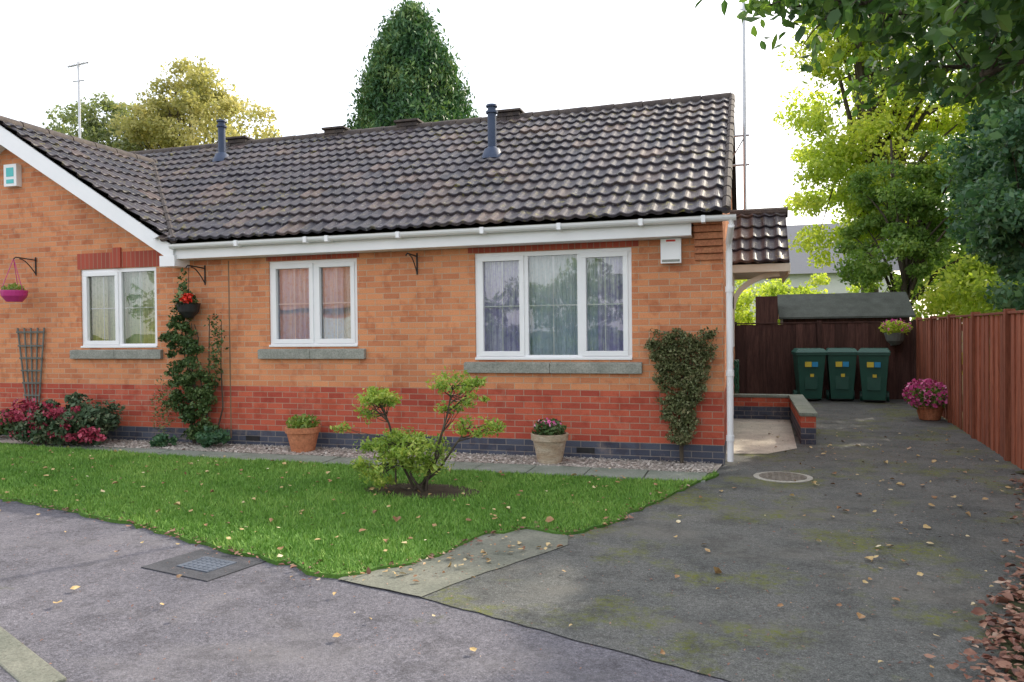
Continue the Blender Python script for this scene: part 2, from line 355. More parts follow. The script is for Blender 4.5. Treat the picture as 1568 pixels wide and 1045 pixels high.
def inside(P,poly):
    x,y=P[:,0],P[:,1]; r=np.zeros(len(P),bool); n=len(poly)
    for i in range(n):
        x1,y1=poly[i];x2,y2=poly[(i+1)%n]
        c=((y1>y)!=(y2>y))&(x<(x2-x1)*(y-y1)/(y2-y1+1e-12)+x1); r^=c
    return r
lx=rng.uniform(-13,-.3,240000); ly=rng.uniform(4,8.1,240000); Q=np.stack([lx,ly],1)
Q=Q[inside(Q,LP)]
keep=rng.random(len(Q))<np.clip(1.5-np.hypot(Q[:,0],Q[:,1])/14,.35,1); Q=Q[keep]
Q=Q[(np.hypot((Q[:,0]+2.88)/.50,(Q[:,1]-6.45)/.28)>1+.15*rng.normal(size=len(Q)))]
n=len(Q); th=rng.random(n)*6.283; h=rng.uniform(.018,.045,n); w=rng.uniform(.003,.006,n); ln=rng.normal(size=(n,2))*.014
A=np.stack([Q[:,0]-np.cos(th)*w,Q[:,1]-np.sin(th)*w,np.full(n,.02)],1); B=np.stack([Q[:,0]+np.cos(th)*w,Q[:,1]+np.sin(th)*w,np.full(n,.02)],1); C=np.stack([Q[:,0]+ln[:,0],Q[:,1]+ln[:,1],.02+h],1)
fast_mesh('grass',np.stack([A,B,C],1),3,L_grass)
t=np.linspace(0,2*math.pi,40,endpoint=False)
mb=MB(); mb.quad([(-2.88+.54*math.cos(a)*(1+.08*random.random()),6.45+.30*math.sin(a)*(1+.08*random.random()),.027) for a in t]); mb.build('soil_bed',M_soil)
mb=MB(); x=-9.4
while x<-.7:
    wd=.6; mb.box(x,x+wd-.012,7.56,8.02,-.01,.018+random.uniform(-.003,.004)); x+=wd
mb.build('paving_slabs',M_slab,bevel=.006)
poly('gravel_strip',[(-13,8.0),(-.5,8.0),(-.34,8.06),(-.28,8.62),(-13,8.62)],.012,M_gravel)
gp=np.stack([rng.uniform(-9.5,-.35,16000),rng.uniform(7.99,8.6,16000),rng.uniform(.015,.03,16000)],1)
leaves('gravel_stones',gp,.026,L_stone,asp=.8,flat=True,fold=-.15)
poly('verge',[(.90,3.1),(1.02,3.75),(1.28,4.5),(1.62,5.25),(1.95,6.2),(2.62,8.9),(6,9),(6,2),(1.5,2)],.012,M_verge,jit=.05,sub=.15)

def scatter(n,x0,x1,y0,y1,z=.03): return np.stack([rng.uniform(x0,x1,n),rng.uniform(y0,y1,n),np.full(n,z)+rng.uniform(0,.008,n)],1)
P=scatter(3600,-9,2.6,2.4,12,.014); 
pr=np.where(P[:,0]>.3,.42,.09); onl=inside(P[:,:2],LP); pr[onl]=.40
P=P[(rng.random(len(P))<pr)]; P=P[P[:,1]<8.3+4*(P[:,0]>-.2)]
onl=inside(P[:,:2],LP); P[onl,2]=.05
leaves('fallen_leaves',P,.034,L_fallen,asp=.85,flat=True,var=.4,fold=.15,hexa=True)
E=[]
for i in range(len(LP)):
    a=LP[i];b=LP[(i+1)%len(LP)]
    if a[1]<7.3 and b[1]<7.3:
        for _ in range(5): 
            q=a+(b-a)*rng.random()+rng.normal(size=2)*np.array([.06,.06]); E.append((q[0],q[1],.025))
leaves('lawn_edge_leaves',E,.026,L_fallred,asp=.6,flat=True,var=.5,hexa=True)
E=[]
for _ in range(90):
    q=np.array([-2.3,4.1])+(np.array([-1.2,5.2])-np.array([-2.3,4.1]))*rng.random()+rng.normal(size=2)*.15; E.append((q[0],q[1],.018+rng.uniform(0,.01)))
leaves('pad_leaves',E,.03,L_fallen,asp=.7,flat=True,var=.4,hexa=True)
P=[]
while len(P)<4600:
    y=rng.uniform(2.6,8.5); xe=np.interp(y,[2.6,3.75,4.5,5.25,6.2,8.9],[.78,.92,1.2,1.56,1.95,2.62]); x=xe+abs(rng.normal())*.55-.0+rng.normal()*.07
    P.append((x,y,.022+rng.uniform(0,.02)))
leaves('leaf_litter',P,.038,L_fallred,asp=.8,flat=True,var=.45,fold=.15,hexa=True)
P=scatter(3600,-.2,2.6,2.8,16,.008); P=P[rng.random(len(P))<np.clip(.25+.4*(P[:,0]),0,1)]; leaves('twig_debris',P,.020,L_fallred,asp=.3,flat=True)
P=scatter(1500,-6,1.5,1.8,5,.006); P=P[~inside(P[:,:2],LP)]; leaves('road_grit',P,.012,L_fallred,asp=.5,flat=True)
o=empty('drain_cover'); mb=MB(); mb.obox((-3.36,4.10,.0),(.30,-.06,0),(.05,.22,0),(0,0,.003)); mb.build('surround',mat('tarmac_patch',(.05,.053,.06),(.085,.085,.095),8,.9,.6,90,fine=60),o)
mb=MB(); mb.obox((-3.33,4.09,.004),(.14,-.028,0),(.025,.11,0),(0,0,.005)); 
for i in range(6):
    for j in range(5):
        mb.obox((-3.33+(-.11+.044*i),4.09+(-.08+.040*j)-.2*(-.11+.044*i),.010),(.012,-.0025,0),(.0025,.012,0),(0,0,.0015))
mb.build('cover',M_metalcover,o)
o=empty('manhole_cover'); mb=MB(); mb.lathe(.31,8.01,[(.28,.0),(.28,.008),(.25,.010)],32); mb.build('frame',mat('manhole_frame',(.3,.29,.25),(.42,.4,.35),9,.8,fine=50),o)
mb=MB(); mb.lathe(.31,8.01,[(.225,.008),(.225,.014)],32)
for i in range(7):
    for j in range(7):
        x=-.18+.06*i;y=-.18+.06*j
        if x*x+y*y<.038: mb.box(.31+x-.018,.31+x+.018,8.01+y-.018,8.01+y+.018,.014,.018)
mb.build('cover',mat('manhole_lid',(.13,.11,.09),(.2,.18,.15),9,.8,fine=50),o)

# ------------------------------------------------------------------ HOUSE
H=empty('brick_house')
WY=8.6; XR=-.264; XL=-16.5; YB=15.4
W=[(-9.071,-7.754,1.305,2.415),(-5.966,-4.684,1.305,2.415),(-3.119,-1.252,1.14,2.405)]
mb=MB(); TOP=2.6
xs=sorted(set([XL,XR]+[w[0] for w in W]+[w[1] for w in W])); 
for i in range(len(xs)-1):
    a,b=xs[i],xs[i+1]; hole=[w for w in W if abs(w[0]-a)<1e-6]
    if hole:
        w=hole[0]; mb.quad([(a,WY,-.05),(b,WY,-.05),(b,WY,w[2]),(a,WY,w[2])]); mb.quad([(a,WY,w[3]),(b,WY,w[3]),(b,WY,TOP),(a,WY,TOP)])
        y2=WY+.1
        mb.quad([(a,WY,w[2]),(a,y2,w[2]),(a,y2,w[3]),(a,WY,w[3])]); mb.quad([(b,WY,w[2]),(b,WY,w[3]),(b,y2,w[3]),(b,y2,w[2])])
        mb.quad([(a,WY,w[3]),(a,y2,w[3]),(b,y2,w[3]),(b,WY,w[3])])
    else: mb.quad([(a,WY,-.05),(b,WY,-.05),(b,WY,TOP),(a,WY,TOP)])
AX,AZ,EX=-10.3,4.58,-7.22; sl=(AZ-2.68)/(EX-AX)
mb.quad([(2*AX-EX+.2,WY,TOP),(EX-.2,WY,TOP),(AX,WY,AZ-.17)])
mb.quad([(XR,WY,-.05),(XR,YB,-.05),(XR,YB,2.55),(XR,12,4.80),(XR,WY,2.72)])
mb.quad([(XL,YB,-.05),(XR,YB,-.05),(XR,YB,2.6),(XL,YB,2.6)]); mb.quad([(XL,WY,-.05),(XL,YB,-.05),(XL,YB,2.55),(XL,12,4.80),(XL,WY,2.55)])
mb.build('walls',M_brick,H)
mb=MB()
for k in range(5): mb.box(-.56,XR+.004,WY-.035*(k+1)-.0,WY+.02,2.22+.073*k+.004,2.22+.073*(k+1))
mb.box(-.56,XR+.004,WY-.24,WY+.02,2.588,2.66)
mb.build('corbel',mat('kneeler_brick',(.40,.15,.08),(.5,.22,.11),9,.85,.3,50,fine=40),H,bevel=.006)
mb=MB()
mb.box(-3.2,-1.17,WY-.004,WY+.05,2.41,2.50); mb.box(-6.0,-4.65,WY-.004,WY+.05,2.42,2.50)
mb.box(-9.12,-7.68,WY-.004,WY+.05,2.42,2.64); mb.box(-8.48,-8.34,WY-.025,WY+.05,2.42,2.70)
mb.build('lintels',M_sold,H)
mb=MB(); mb.box(-6.59,-6.572,WY-.003,WY+.01,.1,2.45); mb.build('movement_joint',mat('sealant',(.2,.12,.07),(.25,.15,.09)),H)
mb=MB()
for a,b,z0,z1 in ((-9.236,-7.656,1.15,1.30),(-6.115,-4.565,1.15,1.30),(-3.252,-1.136,.985,1.135)):
    k=2
    for i in range(k):
        x0=a+(b-a)*i/k; x1=a+(b-a)*(i+1)/k-.004
        mb.hexa([(x0,WY-.055,z0),(x1,WY-.055,z0),(x1,WY+.1,z0),(x0,WY+.1,z0),(x0,WY-.055,z1-.03),(x1,WY-.055,z1-.03),(x1,WY+.1,z1),(x0,WY+.1,z1)])
mb.build('sills',M_sill,H,bevel=.006)
mb=MB()
for x in (-6.35,-4.3,-1.9): mb.box(x,x+.21,WY-.006,WY+.02,.075,.135)
mb.build('air_bricks',M_iron,H)
def window(w,mulls,cas,cm,idx):
    a,b,z0,z1=w; e=empty('window_%d'%idx); e.parent=H
    y0=WY+.02;y1=WY+.09; f=.055; mb=MB()
    mb.box(a,b,y0,y1,z0,z0+f); mb.box(a,b,y0,y1,z1-f,z1); mb.box(a,a+f,y0,y1,z0+f,z1-f); mb.box(b-f,b,y0,y1,z0+f,z1-f)
    for m_ in mulls: mb.box(m_-.03,m_+.03,y0,y1,z0+f,z1-f)
    ed=[a+f]+sum([[m_-.03,m_+.03] for m_ in mulls],[])+[b-f]
    for i in range(0,len(ed),2):
        x0,x1=ed[i],ed[i+1]
        g=0.0
        if i//2 in cas:
            c=.045; yy=y0-.016; g=c
            mb.box(x0-.012,x1+.012,yy,y0+.045,z0+f-.012,z0+f+c); mb.box(x0-.012,x1+.012,yy,y0+.045,z1-f-c,z1-f+.012)
            mb.box(x0-.012,x0+c,yy,y0+.045,z0+f+c,z1-f-c); mb.box(x1-c,x1+.012,yy,y0+.045,z0+f+c,z1-f-c)
        zz=(z0+z1)/2; mb.box(x0+g,x1-g,WY+.062,WY+.070,zz-.008,zz+.008)
        xx=(x0+x1)/2; mb.box(xx-.007,xx+.007,WY+.060,WY+.068,z0+f+g,z1-f-g)
    mb.box(a,b,WY-.02,y0,z0,z0+.028)
    mb.build('frame',M_white,e,bevel=.005)
    mg=MB(); mg.quad([(a+f,WY+.05,z0+f),(b-f,WY+.05,z0+f),(b-f,WY+.05,z1-f),(a+f,WY+.05,z1-f)]); mg.build('glass',M_glass,e)
    def cur(xa,xb,y,m,amp,per,nm):
        nx=int((xb-xa)/.008); V=[];F=[]
        ph=0
        for i in range(nx+1):
            x=xa+(xb-xa)*i/nx; ph+= .008/per*6.283*(1+.5*math.sin(x*9)); yy=y+amp*math.sin(ph)
            V+= [(x,yy,z0-.05),(x,yy*1+0,z1+.03)]
        for i in range(nx): F.append((2*i,2*i+2,2*i+3,2*i+1))
        me=bpy.data.meshes.new(nm); me.from_pydata(V,[],F); me.materials.append(m); me.polygons.foreach_set('use_smooth',[True]*nx)
        o=bpy.data.objects.new(nm,me); COL.objects.link(o); o.parent=e
    cur(a-.02,b+.02,WY+.17,cm[1],.012,.05,'net_curtain')
    L=(b-a)
    for (p,q) in cm[2]: cur(a+L*p-.02*(p==0),a+L*q,WY+.13,cm[0],.022,.085,'curtain')
    mr=MB(); x0,x1,ya,yb,za,zb=a-.3,b+.3,WY+.12,WY+2.2,z0-.4,z1+.1
    mr.quad([(x0,yb,za),(x1,yb,za),(x1,yb,zb),(x0,yb,zb)]); mr.quad([(x0,ya,za),(x0,yb,za),(x0,yb,zb),(x0,ya,zb)]); mr.quad([(x1,ya,za),(x1,yb,za),(x1,yb,zb),(x1,ya,zb)])
    mr.quad([(x0,ya,za),(x1,ya,za),(x1,yb,za),(x0,yb,za)]); mr.quad([(x0,ya,zb),(x1,ya,zb),(x1,yb,zb),(x0,yb,zb)])
    mr.build('room',M_dark,e)
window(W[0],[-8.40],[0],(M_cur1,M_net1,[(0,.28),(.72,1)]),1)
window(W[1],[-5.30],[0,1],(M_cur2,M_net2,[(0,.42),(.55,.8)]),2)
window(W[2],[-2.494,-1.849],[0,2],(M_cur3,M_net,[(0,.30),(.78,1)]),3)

def tiles(name,O,U,V,Nn,width,length,clip=None):
    O=np.array(O,float);U=np.array(U,float);V=np.array(V,float);Nn=np.array(Nn,float)
    roll=.165; seg=8; g=.31; rows=int(math.ceil(length/g)); nu=int(width/roll*seg)
    u=np.arange(nu+1)*roll/seg; prof=.026*(.5+.5*np.cos(2*math.pi*u/roll))**1.6
    tile=(u/(2*roll)).astype(int); VV=[];R=[]
    for r in range(rows):
        v0=r*g; v1=min((r+1)*g,length); jit=rng.normal(size=tile.max()+2)*.004; jr=rng.random(tile.max()+2)
        lo=prof+jit[tile]; vj=rng.normal(size=tile.max()+2)*.004
        p0=O+np.outer(u,U)+np.outer(v0+vj[tile],V)+np.outer(prof*.9,Nn)
        p1=O+np.outer(u,U)+np.outer(v0+vj[tile],V)+np.outer(lo+.030,Nn)
        pn=O+np.outer(u,U)+np.outer(v0+vj[tile]+.012,V)+np.outer(lo+.036,Nn)
        p2=O+np.outer(u,U)+np.full((nu+1,1),v1)*V+np.outer(prof+.004,Nn)
        for a,b in ((p0,p1),(p1,pn),(pn,p2)):
            q=np.stack([a[:-1],a[1:],b[1:],b[:-1]],1); c=q.mean(1); k=np.ones(len(q),bool)
            if clip is not None: k=clip(c)
            VV.append(q[k]); R.append(jr[tile[:-1]][k])
    return fast_mesh(name,np.concatenate(VV),4,M_roof,H,np.concatenate(R))
RZ=4.94
pm=math.atan2(RZ-2.70,12-8.28); Lm=math.hypot(RZ-2.70,12-8.28)
EXr=-.19
gz=lambda c: AZ-abs(c[:,0]-AX)*sl
tiles('main_roof',(XL,8.28,2.70),(1,0,0),(0,math.cos(pm),math.sin(pm)),(0,-math.sin(pm),math.cos(pm)),EXr-XL,Lm,lambda c:(gz(c)<c[:,2]+.06))
mb=MB(); mb.quad([(XL,12,RZ-.03),(EXr,12,RZ-.03),(EXr,15.75,2.65),(XL,15.75,2.65)]); 
mb.quad([(EXr-.002,8.3,2.66),(EXr-.002,12,RZ-.04),(EXr-.002,12,RZ-.12),(EXr-.002,8.3,2.58)]); mb.build('rear_slope',M_ridge,H)
pg=math.atan(sl); Lg=math.hypot(EX-AX,AZ-2.68); YG=8.30; YE=11.7
mainz=lambda c:2.70+(c[:,1]-8.28)*math.tan(pm)
tiles('gable_roof_slope',(EX,YG,2.68),(0,1,0),(-math.cos(pg),0,math.sin(pg)),(math.sin(pg),0,math.cos(pg)),YE-YG,Lg,lambda c:(mainz(c)<c[:,2]+.06))
tiles('gable_roof_slope_2',(2*AX-EX,YE,2.68),(0,-1,0),(math.cos(pg),0,math.sin(pg)),(-math.sin(pg),0,math.cos(pg)),YE-YG,Lg,lambda c:(mainz(c)<c[:,2]+.06))
mb=MB(); x=XL
while x<EXr-.05:
    x1=min(x+.44,EXr); mb.tube([(x,12,RZ-.025),(x1-.01,12,RZ-.025)],[.095,.103],10); x+=.44
y=YG-.02
while y<11.45: mb.tube([(AX,y,AZ-.02),(AX,y+.43,AZ-.02)],[.108,.10],10); y+=.44
n=15
for i in range(n):
    f0=i/n; f1=(i+1)/n+.01
    mb.tube([(EXr-.03,8.28+3.72*f0,2.715+(RZ-2.7)*f0),(EXr-.03,8.28+3.72*f1,2.715+(RZ-2.7)*f1)],[.05,.042],8)
mb.build('ridge_tiles',M_ridge,H,smooth=True)
mb=MB()
VB=Vector((EX+.02,8.30,2.72)); yv=8.28+(AZ-2.70)/math.tan(pm); VT=Vector((AX,yv,AZ+.02))
for i in range(12):
    a=VB.lerp(VT,i/12); b=VB.lerp(VT,(i+1.05)/12); mb.tube([a,b],[.05,.042],8)
mb.build('valley_tiles',M_ridge,H,smooth=True)
mb=MB()
for x in (-6.9,-5.51,-3.71,-8.9):
    mb.box(x-.19,x+.19,11.9,12.1,RZ+.02,RZ+.09); mb.box(x-.22,x+.22,11.86,12.14,RZ+.09,RZ+.13)
mb.build('ridge_vents',M_ridge,H,bevel=.01)
for x,y,zb,zt in ((-3.48,10.39,3.94,4.70),(-8.73,11.28,4.47,5.19)):
    mb=MB(); mb.lathe(x,y,[(.17,zb-.02),(.11,zb+.13),(.075,zb+.15),(.062,zb+.16),(.062,zt-.12),(.085,zt-.12),(.085,zt-.09),(.06,zt-.09),(.06,zt-.03),(.085,zt-.03),(.08,zt)],20)
    mb.obox((x,y,zb+.01),(.22,0,0),(0,.22*math.cos(pm),.22*math.sin(pm)),(0,-.01*math.sin(pm),.012)); mb.build('flue_pipe',M_lead,H,smooth=True)
mb=MB(); mb.box(EX-.05,-.58,8.36,8.385,2.475,2.66); mb.box(EX-.05,-.58,8.385,WY,2.475,2.49)
mb.build('fascia',M_white,H,bevel=.003)
mb=MB(); mb.box(-.58,XR,8.372,8.39,2.60,2.66)
mb.build('verge_board',mat('dark_red_board',(.22,.06,.04),(.28,.08,.05)),H)
mb=MB(); GX0,GX1=EX-.02,-.12
prof=[(math.cos(t)*.056,math.sin(t)*.056) for t in np.linspace(math.pi,2*math.pi,9)]+[(.062,0.004),(.05,.004)]+[(math.cos(t)*.05,math.sin(t)*.05) for t in np.linspace(2*math.pi,math.pi,9)]+[(-.05,.004),(-.062,.004)]
for i in range(len(prof)):
    a=prof[i];b=prof[(i+1)%len(prof)]
    mb.quad([(GX0,8.298+a[0],2.655+a[1]),(GX1,8.298+a[0],2.655+a[1]),(GX1,8.298+b[0],2.655+b[1]),(GX0,8.298+b[0],2.655+b[1])])
for xx in (GX0,GX1): mb.quad([(xx,8.298+p[0],2.655+p[1]) for p in prof[:9]])
for xx in [-6.2,-5.2,-4.9,-3.95,-2.9,-2.0,-1.1,-.45]: mb.box(xx-.022,xx+.022,8.232,8.36,2.592,2.664)
mb.tube([(-.17,8.298,2.61),(-.17,8.298,2.55),(-.20,8.50,2.40),(-.20,8.545,2.3),(-.20,8.545,.05)],.034,12)
for z in (1.9,1.0,.3): mb.lathe(-.20,8.545,[(.042,z-.03),(.042,z+.03)],12)
mb.build('gutter',M_white,H)
mb=MB()
for s in (1,-1):
    ex=AX+s*(EX-AX)
    P=[(ex,2.64),(AX,AZ-.02),(AX,AZ-.02-.27),(ex-s*.02,2.64-.2)]
    mb.hexa([(P[3][0],YG+.02,P[3][1]),(P[2][0],YG+.02,P[2][1]),(P[2][0],YG+.05,P[2][1]),(P[3][0],YG+.05,P[3][1]),(P[0][0],YG+.02,P[0][1]),(P[1][0],YG+.02,P[1][1]),(P[1][0],YG+.05,P[1][1]),(P[0][0],YG+.05,P[0][1])])
    mb.hexa([(P[3][0],YG+.05,P[3][1]+.02),(P[2][0],YG+.05,P[2][1]+.02),(P[2][0],WY,P[2][1]+.02),(P[3][0],WY,P[3][1]+.02),(P[3][0],YG+.05,P[3][1]+.035),(P[2][0],YG+.05,P[2][1]+.035),(P[2][0],WY,P[2][1]+.035),(P[3][0],WY,P[3][1]+.035)])
    x0,x1=sorted((ex-s*.22,ex+s*.02)); mb.box(x0,x1,YG+.012,WY,2.38,2.52)
mb.build('bargeboards',M_white,H)
mb=MB()
pz0,pz1,py0,py1=2.36,3.18,10.9,12.0
pp=math.atan2(pz1-pz0,py1-py0)
tiles('porch_roof',(XR,py0,pz0),(1,0,0),(0,math.cos(pp),math.sin(pp)),(0,-math.sin(pp),math.cos(pp)),.80,math.hypot(pz1-pz0,py1-py0))
mb.tube([(XR,py1,pz1),(XR+.82,py1,pz1)],.08,10)
mb.quad([(XR,py1,pz1),(XR+.8,py1,pz1),(XR+.8,13.1,pz0),(XR,13.1,pz0)])
mb.quad([(XR+.79,py0,pz0),(XR+.79,13.1,pz0),(XR+.79,py1,pz1-.02)])
mb.build('porch_rear',M_ridge,H)
mb=MB(); mb.box(XR,XR+.8,py0+.03,py0+.06,2.24,2.35); mb.box(XR,XR+.77,py0+.06,13.0,2.27,2.29); mb.box(XR+.77,XR+.798,py0+.06,13.0,2.20,2.35)
pts=[]
for i in range(9):
    t=i/8*math.pi/2; pts.append((XR+.05+.62*(1-math.cos(t)),py0+.2,1.75+.47*math.sin(t)))
for i in range(8):
    a=Vector(pts[i]);b=Vector(pts[i+1]); d=(b-a)/2*1.04; nn=Vector((-d.z,0,d.x)).normalized()*.035; mb.obox((a+b)/2,d,(0,.04,0),nn)
mb.box(XR,XR+.07,py0+.16,py0+.24,1.6,2.25)
mb.build('porch_bracket',M_cream,H,bevel=.004)
mb=MB(); mb.box(XR-.01,XR+.03,11.5,12.4,.15,2.15,0); mb.box(XR+.03,XR+.05,11.6,12.3,1.2,2.0,0); mb.build('side_door',M_white,H,bevel=.01)
mb=MB(); mb.box(-.92,-.70,WY-.09,WY-.001,2.20,2.47); mb.box(-.905,-.715,WY-.096,WY-.09,2.215,2.24,1); mb.box(-.86,-.76,WY-.094,WY-.09,2.435,2.455,2); mb.build('alarm_box',[M_white,M_sill,M_red],H,bevel=.012)
mb=MB(); mb.box(-10.36,-10.12,WY-.09,WY-.001,3.66,3.98); mb.box(-10.31,-10.17,WY-.095,WY-.09,3.80,3.93,1); mb.box(-10.31,-10.17,WY-.095,WY-.09,3.70,3.76,1); mb.build('alarm_box',[M_white,M_teal],H,bevel=.012)
A_=empty('tv_aerial'); mb=MB(); ax=-.04; ay=11.0
mb.tube([(ax,ay,3.1),(ax,ay,7.6)],.022,8)
for z in (3.72,4.12): mb.tube([(XR,ay,z),(ax+.06,ay,z)],.016,6); mb.box(XR,XR+.012,ay-.03,ay+.03,z-.14,z+.14)
mb.tube([(XR,ay,3.72),(ax,ay,4.1)],.01,6)
mb.tube([(ax-.9,ay,7.4),(ax+.5,ay,7.4)],.012,6)
for i in range(12): mb.tube([(ax-.85+.11*i,ay-.17,7.4),(ax-.85+.11*i,ay+.17,7.4)],.004,5)
for z in (5.85,6.0,6.15): mb.tube([(ax-.07,ay,z),(ax+.03,ay,z-.03)],.008,5)
mb.build('mast',M_alu,A_)
A_=empty('tv_aerial'); mb=MB(); ax,ay=-16.6,15.8
mb.tube([(ax,ay,3),(ax,ay,8.6)],.03,8); mb.tube([(ax-.35,ay,8.5),(ax+.35,ay,8.55)],.02,6)
for i in range(8): mb.tube([(ax-.33+.09*i,ay-.2,8.5),(ax-.33+.09*i,ay+.2,8.53)],.008,5)
mb.tube([(ax-.2,ay,8.1),(ax+.2,ay,8.1)],.015,6)
mb.build('mast',M_alu,A_)

poly('side_path',[(XR,9.35),(.2,9.45),(.55,9.95),(.62,13.2),(XR,13.2)],.007,M_path)
mb=MB(); mb.box(.62,.80,10.35,13.2,-.02,.36); mb.box(XR+.0,.62,13.02,13.2,-.02,.36); mb.box(.60,.82,10.33,13.2,.36,.40,1); mb.box(XR,.60,13.0,13.22,.36,.40,1)
mb.build('low_wall',[M_brick,M_slab],bevel=.004)

def fence(name,p0,p1,h,ms,post=1.8,bw=.125):
    e=empty(name); p0=Vector((*p0,0));p1=Vector((*p1,0)); L=(p1-p0).length; d=(p1-p0)/L; nn=Vector((-d.y,d.x,0)); mb=MB()
    k=int(L/bw)
    for i in range(k):
        c=p0+d*(i+.5)*bw; off=random.uniform(-.004,.004)+(.007 if i%2 else -.007); hh=h+random.uniform(-.014,.010)
        mb.obox(c+nn*off+Vector((0,0,hh/2)),d*bw*.53+Vector((0,0,random.uniform(-.0006,.0006))),nn*.008,Vector((0,0,hh/2)),random.choice((0,1,1,2)))
    mb.build('boards',ms,e)
    mb=MB()
    for i in range(int(L/post)+1):
        c=p0+d*min(i*post,L); mb.obox(c+nn*.0+Vector((0,0,h/2+.03)),d*.045,nn*.05,Vector((0,0,h/2+.03)))
    for z in (.3,h*.55,h-.15): mb.obox((p0+p1)/2-nn*.03+Vector((0,0,z)),d*L/2,nn*.018,Vector((0,0,.04)))
    mb.obox((p0+p1)/2+Vector((0,0,h+.018)),d*L/2,nn*.03,Vector((0,0,.014)))
    mb.build('posts_and_rails',ms[0],e,bevel=.004)
fence('wooden_fence',(2.35,4.2),(3.22,17.1),1.60,M_fr)
fence('wooden_fence',(3.2,17.15),(-.3,17.15),1.56,M_fb)
fence('wooden_fence',(-.3,17.15),(-.3,15.4),1.56,M_fb)

S=empty('garden_shed'); mb=MB(); mb.box(.75,3.35,18.6,20.4,0,1.72); mb.build('walls',M_fence_b,S)
mb=MB(); mb.hexa([(.65,18.45,1.68),(3.45,18.45,1.68),(3.45,18.45,1.72),(.65,18.45,1.72),(.65,19.5,2.24),(3.45,19.5,2.24),(3.45,19.5,2.28),(.65,19.5,2.28)]); 
mb.quad([(.65,19.5,2.28),(3.45,19.5,2.28),(3.45,20.5,1.7),(.65,20.5,1.7)]); mb.build('roof',M_felt,S)
mb=MB(); mb.quad([(.7,18.6,1.7),(.7,20.4,1.7),(.7,19.5,2.26)]); mb.quad([(3.36,18.6,1.7),(3.36,20.4,1.7),(3.36,19.5,2.26)]); mb.build('gables',M_fence_r,S)
mb=MB(); mb.box(.15,.62,18.3,18.9,0,2.2); mb.build('tool_store',M_fence_b,S)
D=empty('distant_house'); mb=MB(); mb.box(-3,6,37,43,0,4.0); mb.build('walls',mat('render_white',(.7,.7,.68),(.78,.77,.75)),D)
mb=MB(); mb.quad([(-3.3,36.7,3.9),(6.3,36.7,3.9),(6.3,40,6.5),(-3.3,40,6.5)]); mb.quad([(-3.3,40,6.5),(6.3,40,6.5),(6.3,43.3,3.9),(-3.3,43.3,3.9)]); mb.build('roof',mat('slate',(.2,.2,.22),(.3,.29,.3),30,.8,st=(1,.2,4)),D)
mb=MB(); mb.box(1.5,2.6,36.95,37.02,2.2,3.3); mb.build('window',M_iron,D)
D=empty('opposite_house'); mb=MB(); mb.box(-27,-14,-22,-15,0,2.7); mb.quad([(-27.3,-14.7,2.6),(-13.7,-14.7,2.6),(-13.7,-18.5,5.2),(-27.3,-18.5,5.2)],1); mb.quad([(-27.3,-22.3,2.6),(-13.7,-22.3,2.6),(-13.7,-18.5,5.2),(-27.3,-18.5,5.2)],1); mb.box(-19.5,-17,-15,-14.95,.9,2.2,2)
mb.build('walls_and_roof',[mat('opposite_brick',(.5,.2,.1),(.6,.26,.13),8),M_terra,M_white],D)

def bin_(x,y,rot):
    e=empty('wheelie_bin',(x,y,0)); e.rotation_euler=(0,0,rot); mb=MB()
    def tb(w0,d0,w1,d1,z0,z1,yo=0,m=0):
        mb.hexa([(-w0,-d0+yo,z0),(w0,-d0+yo,z0),(w0,d0+yo,z0),(-w0,d0+yo,z0),(-w1,-d1+yo,z1),(w1,-d1+yo,z1),(w1,d1+yo,z1),(-w1,d1+yo,z1)],m)
    tb(.20,.22,.265,.31,.06,.93); tb(.285,.33,.285,.33,.93,.98); tb(.295,.345,.24,.27,.985,1.06)
    mb.tube([(-.2,.36,.98),(.2,.36,.98)],.018,8); mb.box(-.24,-.2,.29,.37,.93,1.0); mb.box(.2,.24,.29,.37,.93,1.0)
    for s in (-1,1): mb.tube([(s*.21,.24,.10),(s*.265,.24,.10)],.10,16)
    tb(.12,.005,.13,.005,.25,.6,-.262)
    mb.build('body',M_bin,e,bevel=.014)
    mb=MB()
    mb.hexa([(-.12,-.312,.70),(-.0,-.312,.70),(0,-.30,.70),(-.12,-.30,.70),(-.12,-.322,.80),(0,-.322,.80),(0,-.3,.80),(-.12,-.3,.80)],0)
    mb.hexa([(.01,-.312,.70),(.12,-.312,.70),(.12,-.30,.70),(.01,-.30,.70),(.01,-.322,.80),(.12,-.322,.80),(.12,-.3,.80),(.01,-.3,.80)],1)
    mb.hexa([(-.02,-.282,.50),(.05,-.282,.50),(.05,-.27,.50),(-.02,-.27,.50),(-.02,-.290,.56),(.05,-.290,.56),(.05,-.27,.56),(-.02,-.27,.56)],0)
    mb.build('stickers',[M_yel,M_blu],e)
bin_(1.15,16.55,.09); bin_(1.76,16.65,-.03); bin_(2.34,16.45,-.16)

